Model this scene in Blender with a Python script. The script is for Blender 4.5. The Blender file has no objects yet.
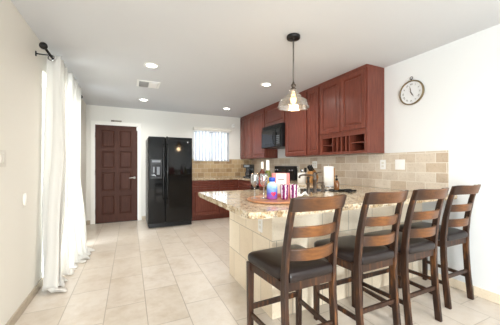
import bpy, bmesh, math, random
from mathutils import Vector, Matrix
random.seed(7)
PI = math.pi
SC = bpy.context.scene
COL = SC.collection

# ---------------------------------------------------------------- camera, world, light, exposure
CAM_H = 1.205
YAW = math.radians(25.2)
cd = bpy.data.cameras.new('camera'); cam = bpy.data.objects.new('camera', cd); COL.objects.link(cam)
cam.location = (0, 0, CAM_H); cam.rotation_euler = (PI/2, 0, -YAW)
cd.sensor_fit = 'HORIZONTAL'; cd.sensor_width = 36.0; cd.lens = 36.0*255/500
cd.shift_y = 2.5/500; cd.clip_start = 0.05
SC.camera = cam
vs = SC.view_settings
vs.view_transform = 'Standard'; vs.look = 'None'; vs.gamma = 1.0; vs.exposure = 0.55
vs.use_curve_mapping = False

W = bpy.data.worlds.new('World'); SC.world = W; W.use_nodes = True
bg = W.node_tree.nodes['Background']; bg.inputs[0].default_value = (0.94, 0.97, 1.0, 1); bg.inputs[1].default_value = 1.6

def area(name, loc, rot, sx, sy, power, color=(1, 1, 1), shape='RECTANGLE', spread=PI):
    l = bpy.data.lights.new(name, 'AREA'); l.shape = shape; l.size = sx; l.size_y = sy
    l.energy = power; l.color = color; l.spread = spread
    o = bpy.data.objects.new(name, l); COL.objects.link(o); o.location = loc; o.rotation_euler = rot
    return o
# daylight outside the sliding door (left) and the kitchen window (back); the last two are fill lamps added behind the camera
area('daylight_left', (-1.35, 3.9, 1.15), (0, -PI/2, 0), 2.2, 1.6, 125, (0.93, 0.97, 1.0))
area('daylight_kitchen', (1.83, 6.6, 1.7), (-PI/2, 0, 0), 1.2, 1.0, 9, (0.92, 0.97, 1.0))
area('fill_rear', (-0.1, -3.5, 1.35), (PI/2, 0, 0), 1.5, 2.0, 250, (0.94, 0.975, 1.0))
area('fill_left_rear', (-1.35, -1.3, 1.25), (0, -PI/2, 0), 2.1, 2.4, 62, (0.94, 0.975, 1.0))

# ---------------------------------------------------------------- material helpers
def lin(c):
    c /= 255.0
    return c/12.92 if c <= 0.04045 else ((c+0.055)/1.055)**2.4
def rgb(r, g, b): return (lin(r), lin(g), lin(b), 1)

class NT:
    def __init__(s, name):
        s.m = bpy.data.materials.new(name); s.m.use_nodes = True; s.t = s.m.node_tree; s.n = s.t.nodes
        s.b = s.n['Principled BSDF']; s.out = s.n['Material Output']
    def new(s, typ, **kw):
        x = s.n.new(typ)
        for k, v in kw.items(): setattr(x, k, v)
        return x
    def link(s, a, b): s.t.links.new(a, b)
    def coord(s, scale=(1, 1, 1), loc=(0, 0, 0), rot=(0, 0, 0), src='Object'):
        tc = s.new('ShaderNodeTexCoord'); mp = s.new('ShaderNodeMapping')
        mp.inputs['Scale'].default_value = scale; mp.inputs['Location'].default_value = loc; mp.inputs['Rotation'].default_value = rot
        s.link(tc.outputs[src], mp.inputs[0]); return mp.outputs[0]
    def noise(s, vec, scale, detail=4, rough=0.55):
        x = s.new('ShaderNodeTexNoise'); x.inputs['Scale'].default_value = scale; x.inputs['Detail'].default_value = detail
        x.inputs['Roughness'].default_value = rough; s.link(vec, x.inputs['Vector']); return x.outputs[0]
    def ramp(s, fac, stops):
        x = s.new('ShaderNodeValToRGB'); e = x.color_ramp.elements
        while len(e) < len(stops): e.new(0.5)
        for i, (p, c) in enumerate(stops): e[i].position = p; e[i].color = c
        s.link(fac, x.inputs[0]); return x.outputs[0]
    def mix(s, fac, a, b, mode='MIX'):
        x = s.new('ShaderNodeMix', data_type='RGBA', blend_type=mode)
        for k, v in ((0, fac), (6, a), (7, b)):
            if hasattr(v, 'is_linked'): s.link(v, x.inputs[k])
            else: x.inputs[k].default_value = v
        return x.outputs[2]
    def math(s, op, a, b=None, c=None):
        x = s.new('ShaderNodeMath', operation=op)
        for i, v in enumerate((a, b, c)):
            if v is None: continue
            if hasattr(v, 'is_linked'): s.link(v, x.inputs[i])
            else: x.inputs[i].default_value = v
        return x.outputs[0]
    def bump(s, h, strength=0.2, dist=0.01):
        x = s.new('ShaderNodeBump'); x.inputs['Strength'].default_value = strength; x.inputs['Distance'].default_value = dist
        s.link(h, x.inputs['Height']); s.link(x.outputs[0], s.b.inputs['Normal'])

def plain(name, c, rough=0.5, metal=0.0, var=0.06, vscale=8, emis=None, estr=0, coat=0, spec=None):
    k = NT(name); v = k.coord(); nz = k.noise(v, vscale, 3)
    a = tuple(x*(1-var) for x in c[:3])+(1,); b = tuple(min(1, x*(1+var)) for x in c[:3])+(1,)
    k.link(k.ramp(nz, [(0.3, a), (0.7, b)]), k.b.inputs['Base Color'])
    k.b.inputs['Roughness'].default_value = rough; k.b.inputs['Metallic'].default_value = metal
    k.b.inputs['Coat Weight'].default_value = coat
    if spec is not None: k.b.inputs['Specular IOR Level'].default_value = spec
    if emis: k.b.inputs['Emission Color'].default_value = emis; k.b.inputs['Emission Strength'].default_value = estr
    return k.m

def clear(name, tint=(1, 1, 1, 1), refl=0.12, rough=0.03, glow=0.0):
    k = NT(name); k.n.remove(k.b)
    tr = k.new('ShaderNodeBsdfTransparent'); tr.inputs[0].default_value = tint
    gl = k.new('ShaderNodeBsdfGlossy'); gl.inputs['Roughness'].default_value = rough
    lw = k.new('ShaderNodeLayerWeight'); lw.inputs[0].default_value = 0.35
    fac = k.math('ADD', k.math('MULTIPLY', lw.outputs['Facing'], 0.6), refl)
    ms = k.new('ShaderNodeMixShader'); k.link(fac, ms.inputs[0]); k.link(tr.outputs[0], ms.inputs[1]); k.link(gl.outputs[0], ms.inputs[2])
    k.link(ms.outputs[0], k.out.inputs[0]); return k.m

def cloth(name, c, trans=0.4):
    k = NT(name); v = k.coord(scale=(200, 200, 200)); nz = k.noise(v, 2, 2)
    k.n.remove(k.b)
    d = k.new('ShaderNodeBsdfDiffuse'); t = k.new('ShaderNodeBsdfTranslucent')
    colr = k.ramp(nz, [(0.3, tuple(x*0.97 for x in c[:3])+(1,)), (0.7, c)])
    k.link(colr, d.inputs[0]); k.link(colr, t.inputs[0])
    ms = k.new('ShaderNodeMixShader'); ms.inputs[0].default_value = trans
    k.link(d.outputs[0], ms.inputs[1]); k.link(t.outputs[0], ms.inputs[2]); k.link(ms.outputs[0], k.out.inputs[0]); return k.m

def brick_mat(name, bw, bh, cols, mortar, axis, msize=0.004, offset=0.5, rough=0.45, vein=0.5, bumpy=0.25, loc=(0, 0, 0), varscale=1.0):
    """axis: 'YZ' or 'XZ' plane of the wall"""
    k = NT(name); tc = k.new('ShaderNodeTexCoord'); sp = k.new('ShaderNodeSeparateXYZ'); k.link(tc.outputs['Object'], sp.inputs[0])
    cb = k.new('ShaderNodeCombineXYZ')
    if axis == 'YZ': k.link(sp.outputs[1], cb.inputs[0])
    elif axis == 'XYZ': k.link(k.math('ADD', sp.outputs[0], sp.outputs[1]), cb.inputs[0])
    else: k.link(sp.outputs[0], cb.inputs[0])
    k.link(sp.outputs[2], cb.inputs[1])
    mp = k.new('ShaderNodeMapping'); mp.inputs['Location'].default_value = loc; k.link(cb.outputs[0], mp.inputs[0])
    br = k.new('ShaderNodeTexBrick'); br.offset = offset; br.squash = 1
    br.inputs['Scale'].default_value = 1; br.inputs['Brick Width'].default_value = bw; br.inputs['Row Height'].default_value = bh
    br.inputs['Mortar Size'].default_value = msize; br.inputs['Mortar Smooth'].default_value = 0.2; br.inputs['Bias'].default_value = 0
    br.inputs['Color1'].default_value = (0, 0, 0, 1); br.inputs['Color2'].default_value = (1, 1, 1, 1); br.inputs['Mortar'].default_value = (0.5, 0.5, 0.5, 1)
    k.link(mp.outputs[0], br.inputs['Vector'])
    tone = k.ramp(br.outputs[0], cols)
    v = k.coord(); n1 = k.noise(v, 9*varscale, 6, 0.65); n2 = k.noise(v, 60, 4, 0.7)
    spot = k.ramp(n1, [(0.3, (0.78, 0.74, 0.68, 1)), (0.55, (1, 1, 1, 1)), (0.8, (1.0, 0.97, 0.9, 1))])
    tone = k.mix(vein, tone, spot, 'MULTIPLY')
    fleck = k.ramp(n2, [(0.36, (0.6, 0.55, 0.5, 1)), (0.45, (1, 1, 1, 1))])
    tone = k.mix(vein*0.7, tone, fleck, 'MULTIPLY')
    colr = k.mix(br.outputs['Fac'], tone, mortar)
    k.link(colr, k.b.inputs['Base Color']); k.b.inputs['Roughness'].default_value = rough
    k.bump(k.math('SUBTRACT', k.math('MULTIPLY', n2, 0.25), br.outputs['Fac']), bumpy, 0.004)
    return k.m

# walls
def paint(name, c, rough=0.75):
    k = NT(name); v = k.coord(); n = k.noise(v, 70, 4); n2 = k.noise(v, 0.8, 2)
    k.link(k.ramp(n2, [(0.3, tuple(x*0.975 for x in c[:3])+(1,)), (0.7, c)]), k.b.inputs['Base Color'])
    k.b.inputs['Roughness'].default_value = rough; k.b.inputs['Specular IOR Level'].default_value = 0.25
    k.bump(n, 0.12, 0.002); return k.m
M_wall_l = paint('paint_offwhite_dim_tint', rgb(233, 230, 221))  # same off-white, tinted warmer to stand for this wall's dimmer light
M_wall_b = paint('paint_offwhite', rgb(232, 230, 224))
M_wall_r = paint('paint_offwhite_lit_tint', rgb(230, 232, 233))  # same off-white, tinted cooler to stand for the bright light here
M_ceil = paint('paint_ceiling', rgb(212, 214, 217))
M_trim = plain('white_trim_paint', rgb(240, 238, 232), 0.4, var=0.01)

# floor tiles: 0.308 x 0.61, each column shifted by a third
def floor_mat():
    k = NT('travertine_floor_tile'); tc = k.new('ShaderNodeTexCoord'); sp = k.new('ShaderNodeSeparateXYZ'); k.link(tc.outputs['Object'], sp.inputs[0])
    xs = k.math('DIVIDE', k.math('ADD', sp.outputs[0], 0.184+0.308*40), 0.308)
    colm = k.math('FLOOR', xs); fx = k.math('FRACT', xs)
    ys = k.math('DIVIDE', k.math('SUBTRACT', k.math('ADD', sp.outputs[1], 61.0-2.44), k.math('MULTIPLY', k.math('SUBTRACT', colm, 40), 0.2035)), 0.61)
    row = k.math('FLOOR', ys); fy = k.math('FRACT', ys)
    dx = k.math('MULTIPLY', k.math('MINIMUM', fx, k.math('SUBTRACT', 1.0, fx)), 0.308)
    dy = k.math('MULTIPLY', k.math('MINIMUM', fy, k.math('SUBTRACT', 1.0, fy)), 0.61)
    d = k.math('MINIMUM', dx, dy)
    g = k.ramp(d, [(0.0, (1, 1, 1, 1)), (0.0042, (0, 0, 0, 1))])
    wn = k.new('ShaderNodeTexWhiteNoise', noise_dimensions='2D'); cb = k.new('ShaderNodeCombineXYZ'); k.link(colm, cb.inputs[0]); k.link(row, cb.inputs[1]); k.link(cb.outputs[0], wn.inputs['Vector'])
    tone = k.ramp(wn.outputs[0], [(0, rgb(204, 193, 179)), (0.5, rgb(209, 199, 187)), (1, rgb(214, 205, 194))])
    # veins, shifted per tile
    va = k.new('ShaderNodeVectorMath', operation='MULTIPLY_ADD'); k.link(wn.outputs['Color'], va.inputs[0]); va.inputs[1].default_value = (7, 7, 7); k.link(tc.outputs['Object'], va.inputs[2])
    n1 = k.noise(va.outputs[0], 3.2, 7, 0.62); n2 = k.noise(va.outputs[0], 14, 6, 0.7)
    t2 = k.mix(0.75, tone, k.ramp(n1, [(0.32, (0.84, 0.79, 0.72, 1)), (0.5, (1, 1, 1, 1)), (0.7, (1.0, 0.985, 0.95, 1))]), 'MULTIPLY')
    t3 = k.mix(0.35, t2, k.ramp(n2, [(0.35, (0.82, 0.76, 0.68, 1)), (0.55, (1, 1, 1, 1))]), 'MULTIPLY')
    c = k.mix(k.math('MULTIPLY', g, 0.95), t3, rgb(146, 134, 118))
    k.link(c, k.b.inputs['Base Color']); k.b.inputs['Roughness'].default_value = 0.3
    k.b.inputs['Specular IOR Level'].default_value = 0.45
    k.bump(k.math('SUBTRACT', k.math('MULTIPLY', n2, 0.1), g), 0.2, 0.003)
    return k.m
M_floor = floor_mat()
M_base = plain('tile_baseboard_brown', rgb(178, 165, 146), 0.4, var=0.12, vscale=14)
M_splash_r = brick_mat('travertine_splash_right', 0.205, 0.1045, [(0, rgb(196, 178, 156)), (0.35, rgb(208, 195, 178)), (0.7, rgb(216, 206, 192)), (1, rgb(184, 165, 144))], rgb(222, 216, 204), 'YZ', 0.0035, loc=(0.06, -0.915, 0), vein=0.6)
M_splash_b = brick_mat('travertine_splash_back', 0.16, 0.105, [(0, rgb(160, 132, 96)), (0.35, rgb(186, 160, 122)), (0.7, rgb(196, 172, 136)), (1, rgb(150, 122, 88))], rgb(206, 192, 168), 'XZ', 0.0045, loc=(0.06, -0.915, 0), vein=0.7)
M_bar_tile = brick_mat('travertine_bar_tile', 0.305, 0.305, [(0, rgb(226, 210, 186)), (0.5, rgb(236, 222, 200)), (1, rgb(242, 231, 212))], rgb(178, 166, 146), 'XYZ', 0.0035, offset=0.5, rough=0.4, vein=0.35, bumpy=0.15, loc=(0.29, 0.0, 0), varscale=0.5)

def granite():
    k = NT('granite_gold'); v = k.coord()
    n1 = k.noise(v, 11, 8, 0.7); n2 = k.noise(v, 45, 6, 0.75); n3 = k.noise(v, 4, 5, 0.6)
    base = k.ramp(n1, [(0.28, rgb(96, 76, 58)), (0.4, rgb(176, 150, 114)), (0.5, rgb(224, 214, 194)), (0.60, rgb(186, 160, 124)), (0.72, rgb(236, 230, 216))])
    vo = k.new('ShaderNodeTexVoronoi'); vo.inputs['Scale'].default_value = 85; k.link(v, vo.inputs['Vector'])
    fl = k.ramp(vo.outputs['Color'], [(0.12, rgb(74, 58, 46)), (0.3, (1, 1, 1, 1))])
    c = k.mix(0.55, base, fl, 'MULTIPLY')
    c = k.mix(0.7, c, k.ramp(n2, [(0.37, rgb(70, 56, 46)), (0.46, (1, 1, 1, 1))]), 'MULTIPLY')
    c = k.mix(0.35, c, k.ramp(n3, [(0.4, rgb(222, 194, 152)), (0.6, rgb(240, 238, 232))]), 'MULTIPLY')
    k.link(c, k.b.inputs['Base Color']); k.b.inputs['Roughness'].default_value = 0.09
    k.b.inputs['Specular IOR Level'].default_value = 0.6
    return k.m
M_granite = granite()

def wood(name, a, b, gscale=(18, 18, 1.6), rough=0.33, coat=0.1, spec=0.4):
    k = NT(name); k.b.inputs['Specular IOR Level'].default_value = spec; v = k.coord(scale=gscale); n = k.noise(v, 3, 7, 0.6); v2 = k.coord(); n2 = k.noise(v2, 2.5, 2)
    c = k.ramp(n, [(0.3, a), (0.7, b)])
    c = k.mix(0.5, c, k.ramp(n2, [(0.3, (0.84, 0.8, 0.8, 1)), (0.7, (1, 1, 1, 1))]), 'MULTIPLY')
    k.link(c, k.b.inputs['Base Color']); k.b.inputs['Roughness'].default_value = rough; k.b.inputs['Coat Weight'].default_value = coat
    k.b.inputs['Coat Roughness'].default_value = 0.25
    k.bump(n, 0.04, 0.002); return k.m
M_cherry = wood('cherry_wood', rgb(94, 44, 34), rgb(130, 70, 54))
M_cherry_in = wood('cherry_wood_inner', rgb(92, 44, 34), rgb(120, 64, 48), rough=0.5, coat=0)
M_door = wood('dark_brown_door', rgb(68, 39, 30), rgb(84, 51, 40), rough=0.5, coat=0.0, spec=0.2)
M_blockwood = wood('knife_block_wood', rgb(168, 116, 62), rgb(196, 146, 88), rough=0.5, coat=0)
M_traywood = wood('tray_wood', rgb(176, 116, 76), rgb(206, 152, 110), gscale=(3, 20, 20), rough=0.3, coat=0.2)

def stool_wood():
    k = NT('espresso_rubbed_wood'); v = k.coord(); n = k.noise(v, 7, 3, 0.5)
    tc = k.new('ShaderNodeTexCoord'); sp = k.new('ShaderNodeSeparateXYZ'); k.link(tc.outputs['Object'], sp.inputs[0])
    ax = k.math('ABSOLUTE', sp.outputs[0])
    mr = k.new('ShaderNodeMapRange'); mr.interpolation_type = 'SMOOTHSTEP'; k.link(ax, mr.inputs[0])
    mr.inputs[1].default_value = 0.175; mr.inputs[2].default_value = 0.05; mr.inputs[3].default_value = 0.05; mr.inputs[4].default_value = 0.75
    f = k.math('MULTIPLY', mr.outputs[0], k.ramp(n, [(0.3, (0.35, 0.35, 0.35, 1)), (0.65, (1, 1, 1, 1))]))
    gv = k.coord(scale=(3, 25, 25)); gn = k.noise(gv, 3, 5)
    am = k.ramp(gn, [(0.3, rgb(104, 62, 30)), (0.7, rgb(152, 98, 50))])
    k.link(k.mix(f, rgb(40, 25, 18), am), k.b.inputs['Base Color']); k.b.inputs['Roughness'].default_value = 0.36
    k.b.inputs['Specular IOR Level'].default_value = 0.35; return k.m
def stool_leg_wood():
    k = NT('espresso_rubbed_leg_wood'); v = k.coord(scale=(20, 20, 2.2)); n = k.noise(v, 2, 4, 0.6)
    k.link(k.ramp(n, [(0.36, rgb(38, 24, 18)), (0.56, rgb(58, 36, 24)), (0.74, rgb(122, 78, 42))]), k.b.inputs['Base Color'])
    k.b.inputs['Roughness'].default_value = 0.36; k.b.inputs['Specular IOR Level'].default_value = 0.35; return k.m
M_stool = stool_wood(); M_stool_leg = stool_leg_wood()
M_leather = plain('dark_brown_leather', rgb(30, 21, 19), 0.34, var=0.1, vscale=40, spec=0.4)
M_black_gloss = plain('black_gloss', rgb(9, 10, 12), 0.07, var=0.02, spec=0.35)
M_black = plain('black_plastic', rgb(20, 20, 22), 0.3, spec=0.35)
M_black_matte = plain('black_metal', rgb(24, 23, 24), 0.45, metal=0.3)
M_darkglass = plain('dark_glass_panel', rgb(30, 32, 38), 0.05)
M_grey = plain('grey_plastic', rgb(120, 124, 130), 0.35)
M_steel = plain('brushed_steel', rgb(190, 190, 192), 0.25, metal=1.0)
M_bronze = plain('antique_bronze', rgb(96, 86, 78), 0.3, metal=0.85, var=0.15, vscale=30)
M_white = plain('white_plastic', rgb(240, 240, 238), 0.35, var=0.01)
M_offwhite = plain('offwhite_plastic', rgb(222, 218, 208), 0.4, var=0.01)
M_ceramic = plain('white_ceramic', rgb(232, 230, 224), 0.15, var=0.01)
M_paper = plain('white_paper', rgb(245, 244, 242), 0.9, var=0.02)
M_lamp_on = plain('lamp_diffuser_on', rgb(255, 250, 240), 0.5, emis=(1, 0.95, 0.86, 1), estr=9)
M_bulb = plain('warm_filament_bulb', rgb(255, 220, 160), 0.4, emis=(1, 0.62, 0.28, 1), estr=3.5)
M_glass = clear('clear_glass', (0.95, 0.96, 0.96, 1), 0.16, 0.08)
M_shade = clear('ribbed_clear_glass', (0.94, 0.92, 0.88, 1), 0.20, 0.15)
M_shade2 = clear('thick_clear_glass', (0.9, 0.9, 0.9, 1), 0.45, 0.1)
M_pane = clear('window_glass', (0.97, 0.99, 0.99, 1), 0.03, 0.02)
M_curtain = cloth('cream_curtain_cloth', rgb(250, 248, 244), 0.42)
M_curtain2 = cloth('white_sheer_cloth', rgb(250, 249, 246), 0.5)
M_blind = cloth('white_vinyl_slat', rgb(214, 220, 230), 0.06)

# ---------------------------------------------------------------- mesh helpers
class MB:
    def __init__(s): s.bm = bmesh.new()
    def box(s, x0, x1, y0, y1, z0, z1, bev=0.0, seg=2, mi=0):
        v = [s.bm.verts.new(p) for p in ((x0, y0, z0), (x1, y0, z0), (x1, y1, z0), (x0, y1, z0), (x0, y0, z1), (x1, y0, z1), (x1, y1, z1), (x0, y1, z1))]
        f = [s.bm.faces.new([v[i] for i in q]) for q in ((0, 3, 2, 1), (4, 5, 6, 7), (0, 1, 5, 4), (1, 2, 6, 5), (2, 3, 7, 6), (3, 0, 4, 7))]
        for q in f: q.material_index = mi
        if bev:
            es = list({e for q in f for e in q.edges})
            r = bmesh.ops.bevel(s.bm, geom=es, offset=bev, segments=seg, profile=0.5, affect='EDGES')
            for q in r['faces']: q.material_index = mi
        return s
    def lathe(s, prof, c=(0, 0, 0), n=32, M=None, mi=0, smooth=True):
        """prof list of (r,z); closes on axis when r==0"""
        rings = []
        for r, z in prof:
            if r < 1e-6: ring = [s.bm.verts.new((0, 0, z))]
            else: ring = [s.bm.verts.new((r*math.cos(2*PI*i/n), r*math.sin(2*PI*i/n), z)) for i in range(n)]
            rings.append(ring)
        allv = [v for r in rings for v in r]
        for a, b in zip(rings, rings[1:]):
            for i in range(n):
                j = (i+1) % n
                if len(a) == 1 and len(b) == 1: continue
                if len(a) == 1: q = (a[0], b[j], b[i])
                elif len(b) == 1: q = (a[i], a[j], b[0])
                else: q = (a[i], a[j], b[j], b[i])
                f = s.bm.faces.new(q); f.smooth = smooth; f.material_index = mi
        for v in allv:
            if M is not None: v.co = M @ v.co
            v.co += Vector(c)
        return s
    def tube(s, pts, r, n=10, caps=True, mi=0, closed=False):
        pts = [Vector(p) for p in pts]; rr = r if isinstance(r, (list, tuple)) else [r]*len(pts); rings = []
        L = len(pts)
        for i, p in enumerate(pts):
            if closed: d = pts[(i+1) % L]-pts[i-1]
            else: d = pts[min(i+1, L-1)]-pts[max(i-1, 0)]
            d.normalize(); a = Vector((0, 0, 1)) if abs(d.z) < 0.9 else Vector((0, 1, 0))
            u = d.cross(a).normalized(); w = d.cross(u)
            rings.append([s.bm.verts.new(p+rr[i]*(u*math.cos(2*PI*k/n)+w*math.sin(2*PI*k/n))) for k in range(n)])
        prs = list(zip(rings, rings[1:]))
        if closed: prs.append((rings[-1], rings[0]))
        for a, b in prs:
            for k in range(n):
                f = s.bm.faces.new((a[k], a[(k+1) % n], b[(k+1) % n], b[k])); f.smooth = True; f.material_index = mi
        if caps and not closed:
            s.bm.faces.new(rings[0]).material_index = mi; s.bm.faces.new(rings[-1][::-1]).material_index = mi
        return s
    def sweep(s, secs, mi=0, smooth=False):
        """list of closed sections (lists of points, same count)"""
        rings = [[s.bm.verts.new(p) for p in q] for q in secs]; n = len(secs[0])
        for a, b in zip(rings, rings[1:]):
            for k in range(n):
                f = s.bm.faces.new((a[k], a[(k+1) % n], b[(k+1) % n], b[k])); f.smooth = smooth; f.material_index = mi
        s.bm.faces.new(rings[0][::-1]); s.bm.faces.new(rings[-1]); return s
    def prism(s, poly, z0, z1, bev=0.0, seg=3):
        a = [s.bm.verts.new((x, y, z0)) for x, y in poly]; b = [s.bm.verts.new((x, y, z1)) for x, y in poly]; n = len(poly)
        fs = [s.bm.faces.new(a[::-1]), s.bm.faces.new(b)]
        for k in range(n): fs.append(s.bm.faces.new((a[k], a[(k+1) % n], b[(k+1) % n], b[k])))
        if bev:
            es = list(set(list(fs[0].edges)+list(fs[1].edges))); bmesh.ops.bevel(s.bm, geom=es, offset=bev, segments=seg, profile=0.5, affect='EDGES')
        return s
    def build(s, name, mat, parent=None, smooth=None, M=None):
        if M is not None: s.bm.transform(M)
        bmesh.ops.recalc_face_normals(s.bm, faces=s.bm.faces)
        me = bpy.data.meshes.new(name); s.bm.to_mesh(me); s.bm.free()
        for m in (mat if isinstance(mat, (list, tuple)) else [mat]): me.materials.append(m)
        if smooth is not None:
            for p in me.polygons: p.use_smooth = smooth
        o = bpy.data.objects.new(name, me); COL.objects.link(o)
        if parent: o.parent = parent
        return o

def tag(o, label, cat, group=None):
    o['label'] = label; o['category'] = cat
    if group: o['group'] = group
    return o
def thing(name, label, cat, loc=(0, 0, 0), rz=0.0, group=None):
    o = bpy.data.objects.new(name, None); COL.objects.link(o); o.empty_display_size = 0.05
    o.location = loc; o.rotation_euler = (0, 0, rz); return tag(o, label, cat, group)
def struct(o): o['kind'] = 'structure'; return o
def copy_tree(o, parent=None):
    c = o.copy(); COL.objects.link(c); c.parent = parent
    for ch in list(o.children): copy_tree(ch, c)
    return c
def text_part(name, txt, size, mat, parent, M, label=None):
    cu = bpy.data.curves.new(name, 'FONT'); cu.body = txt; cu.size = size; cu.align_x = 'CENTER'; cu.align_y = 'CENTER'; cu.extrude = 0.0006
    t = bpy.data.objects.new(name+'_src', cu); COL.objects.link(t)
    dg = bpy.context.evaluated_depsgraph_get(); dg.update()
    me = bpy.data.meshes.new_from_object(t.evaluated_get(dg)); bpy.data.objects.remove(t); me.name = name
    me.transform(M); me.materials.clear(); me.materials.append(mat)
    o = bpy.data.objects.new(name, me); COL.objects.link(o); o.parent = parent
    return o

# ================================================================ ROOM
XL, XR, YB, YF, H = -0.80, 2.89, 6.06, -3.0, 2.425
T = 0.12
def S(name, mb, m, parent=None): o = mb.build(name, m, parent); return struct(o) if parent is None else o
S('floor', MB().box(XL-T, XR+T, YF-T, YB+T, -0.1, 0), M_floor)
S('ceiling', MB().box(XL-T, XR+T, YF-T, YB+T, H, H+0.1), M_ceil)
def wall_x(name, x0, x1, holes, m):
    mb = MB(); ys = YF-T
    for (a, b, z0, z1) in holes:
        mb.box(x0, x1, ys, a, 0, H); 
        if z0 > 0: mb.box(x0, x1, a, b, 0, z0)
        mb.box(x0, x1, a, b, z1, H); ys = b
    mb.box(x0, x1, ys, YB+T, 0, H); return S(name, mb, m)
def wall_y(name, y0, y1, holes, m):
    mb = MB(); xs = XL
    for (a, b, z0, z1) in holes:
        mb.box(xs, a, y0, y1, 0, H)
        if z0 > 0: mb.box(a, b, y0, y1, 0, z0)
        mb.box(a, b, y0, y1, z1, H); xs = b
    mb.box(xs, XR, y0, y1, 0, H); return S(name, mb, m)
SL = (3.22, 4.62, 0.0, 2.16)
DX0, DX1, DZ = -0.645, 0.150, 2.035
WX0, WX1, WZ0, WZ1 = 1.37, 2.26, 1.30, 2.03
wall_x('wall_left', XL-T, XL, [(-2.4, -0.3, 0.35, 2.15), SL], M_wall_l)
wall_x('wall_right', XR, XR+T, [], M_wall_r)
wall_y('wall_back', YB, YB+T, [(DX0-0.012, DX1+0.012, 0, DZ+0.012), (WX0, WX1, WZ0, WZ1)], M_wall_b)
wall_y('wall_front', YF-T, YF, [(-0.65, 0.55, 0.4, 2.15)], M_wall_r)

# baseboards
S('baseboard_left', MB().box(XL, XL+0.012, YF, 3.20, 0, 0.075, 0.003).box(XL, XL+0.012, 4.64, YB, 0, 0.075, 0.003), M_base)
S('baseboard_back', MB().box(XL+0.012, DX0-0.085, YB-0.012, YB, 0, 0.085, 0.003).box(DX1+0.085, 1.18, YB-0.012, YB, 0, 0.085, 0.003), M_base)
S('baseboard_right', MB().box(XR-0.012, XR, YF, 1.70, 0, 0.085, 0.003), M_bar_tile)

# entry door: white frame, dark slab of eight raised panels
d1 = bpy.data.objects.new('door_1', None); COL.objects.link(d1); d1.location = (DX0, YB, 0); d1['kind'] = 'structure'
dw = DX1-DX0
MB().box(-0.075, -0.004, -0.018, 0, 0, DZ+0.075, 0.004).box(dw+0.004, dw+0.075, -0.018, 0, 0, DZ+0.075, 0.004).box(-0.004, dw+0.004, -0.018, 0, DZ+0.004, DZ+0.075, 0.004).build('door_frame', M_trim, d1)
def raised_panel(mb, x0, x1, z0, z1, y, depth=0.016, slope=0.016, field=0.034):
    """recess stepping in, then a raised field; front faces -Y at y"""
    def loop(a, yy): return [mb.bm.verts.new(p) for p in ((x0+a, yy, z0+a), (x1-a, yy, z0+a), (x1-a, yy, z1-a), (x0+a, yy, z1-a))]
    L = [loop(0, y), loop(0.006, y+depth), loop(field*0.5, y+depth), loop(field*0.5+slope, y+0.004)]
    for a, b in zip(L, L[1:]):
        for k in range(4): mb.bm.faces.new((a[k], a[(k+1) % 4], b[(k+1) % 4], b[k]))
    mb.bm.faces.new(L[-1])
def panel_slab(cells, w, h, y0, y1):
    """a slab w x h with rectangular raised panels cut in its front"""
    mb = MB(); xs = sorted({0, w}|{c[0] for c in cells}|{c[1] for c in cells}); zs = sorted({0, h}|{c[2] for c in cells}|{c[3] for c in cells})
    cs = set((round(c[0], 5), round(c[2], 5)) for c in cells)
    for i in range(len(xs)-1):
        for j in range(len(zs)-1):
            if (round(xs[i], 5), round(zs[j], 5)) in cs: raised_panel(mb, xs[i], xs[i+1], zs[j], zs[j+1], y0)
            else: mb.bm.faces.new([mb.bm.verts.new(p) for p in ((xs[i], y0, zs[j]), (xs[i+1], y0, zs[j]), (xs[i+1], y0, zs[j+1]), (xs[i], y0, zs[j+1]))])
    v = [mb.bm.verts.new(p) for p in ((0, y0, 0), (w, y0, 0), (w, y0, h), (0, y0, h), (0, y1, 0), (w, y1, 0), (w, y1, h), (0, y1, h))]
    for q in ((0, 4, 5, 1), (1, 5, 6, 2), (2, 6, 7, 3), (3, 7, 4, 0), (4, 7, 6, 5)): mb.bm.faces.new([v[i] for i in q])
    bmesh.ops.remove_doubles(mb.bm, verts=mb.bm.verts, dist=0.0002)
    return mb
cells = []
for c in range(2):
    xa = 0.115+c*(dw-0.23+0.09)/2; xb = xa+(dw-0.23-0.09)/2
    for (za, zb) in ((0.17, 0.56), (0.66, 1.05), (1.13, 1.49), (1.57, 1.93)): cells.append((xa, xb, za, zb))
slab = panel_slab(cells, dw, DZ-0.006, 0.004, 0.045); dl = slab.build('door_leaf', M_door, d1, M=Matrix.Translation((0, 0, 0.006)))
mb = MB(); mb.lathe([(0, 0), (0.027, 0), (0.027, 0.008), (0.012, 0.012), (0.010, 0.045), (0, 0.045)], (dw-0.065, 0.003, 0.93), 20, Matrix.Rotation(PI/2, 3, 'X'))
mb.tube([(dw-0.065, -0.04, 0.93), (dw-0.12, -0.043, 0.932), (dw-0.165, -0.04, 0.925)], [0.012, 0.011, 0.010]); mb.build('door_handle', plain('satin_nickel', rgb(214, 212, 208), 0.45, metal=0.6, var=0.02), d1)
for z in (0.25, 1.05, 1.82): MB().tube([(-0.001, -0.006, z-0.05), (-0.001, -0.006, z+0.05)], 0.006, 8).build('hinge', M_steel, d1)
# threshold
S('trim_1', MB().box(DX0, DX1, YB, YB+T, 0, 0.008), M_black_matte)

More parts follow.
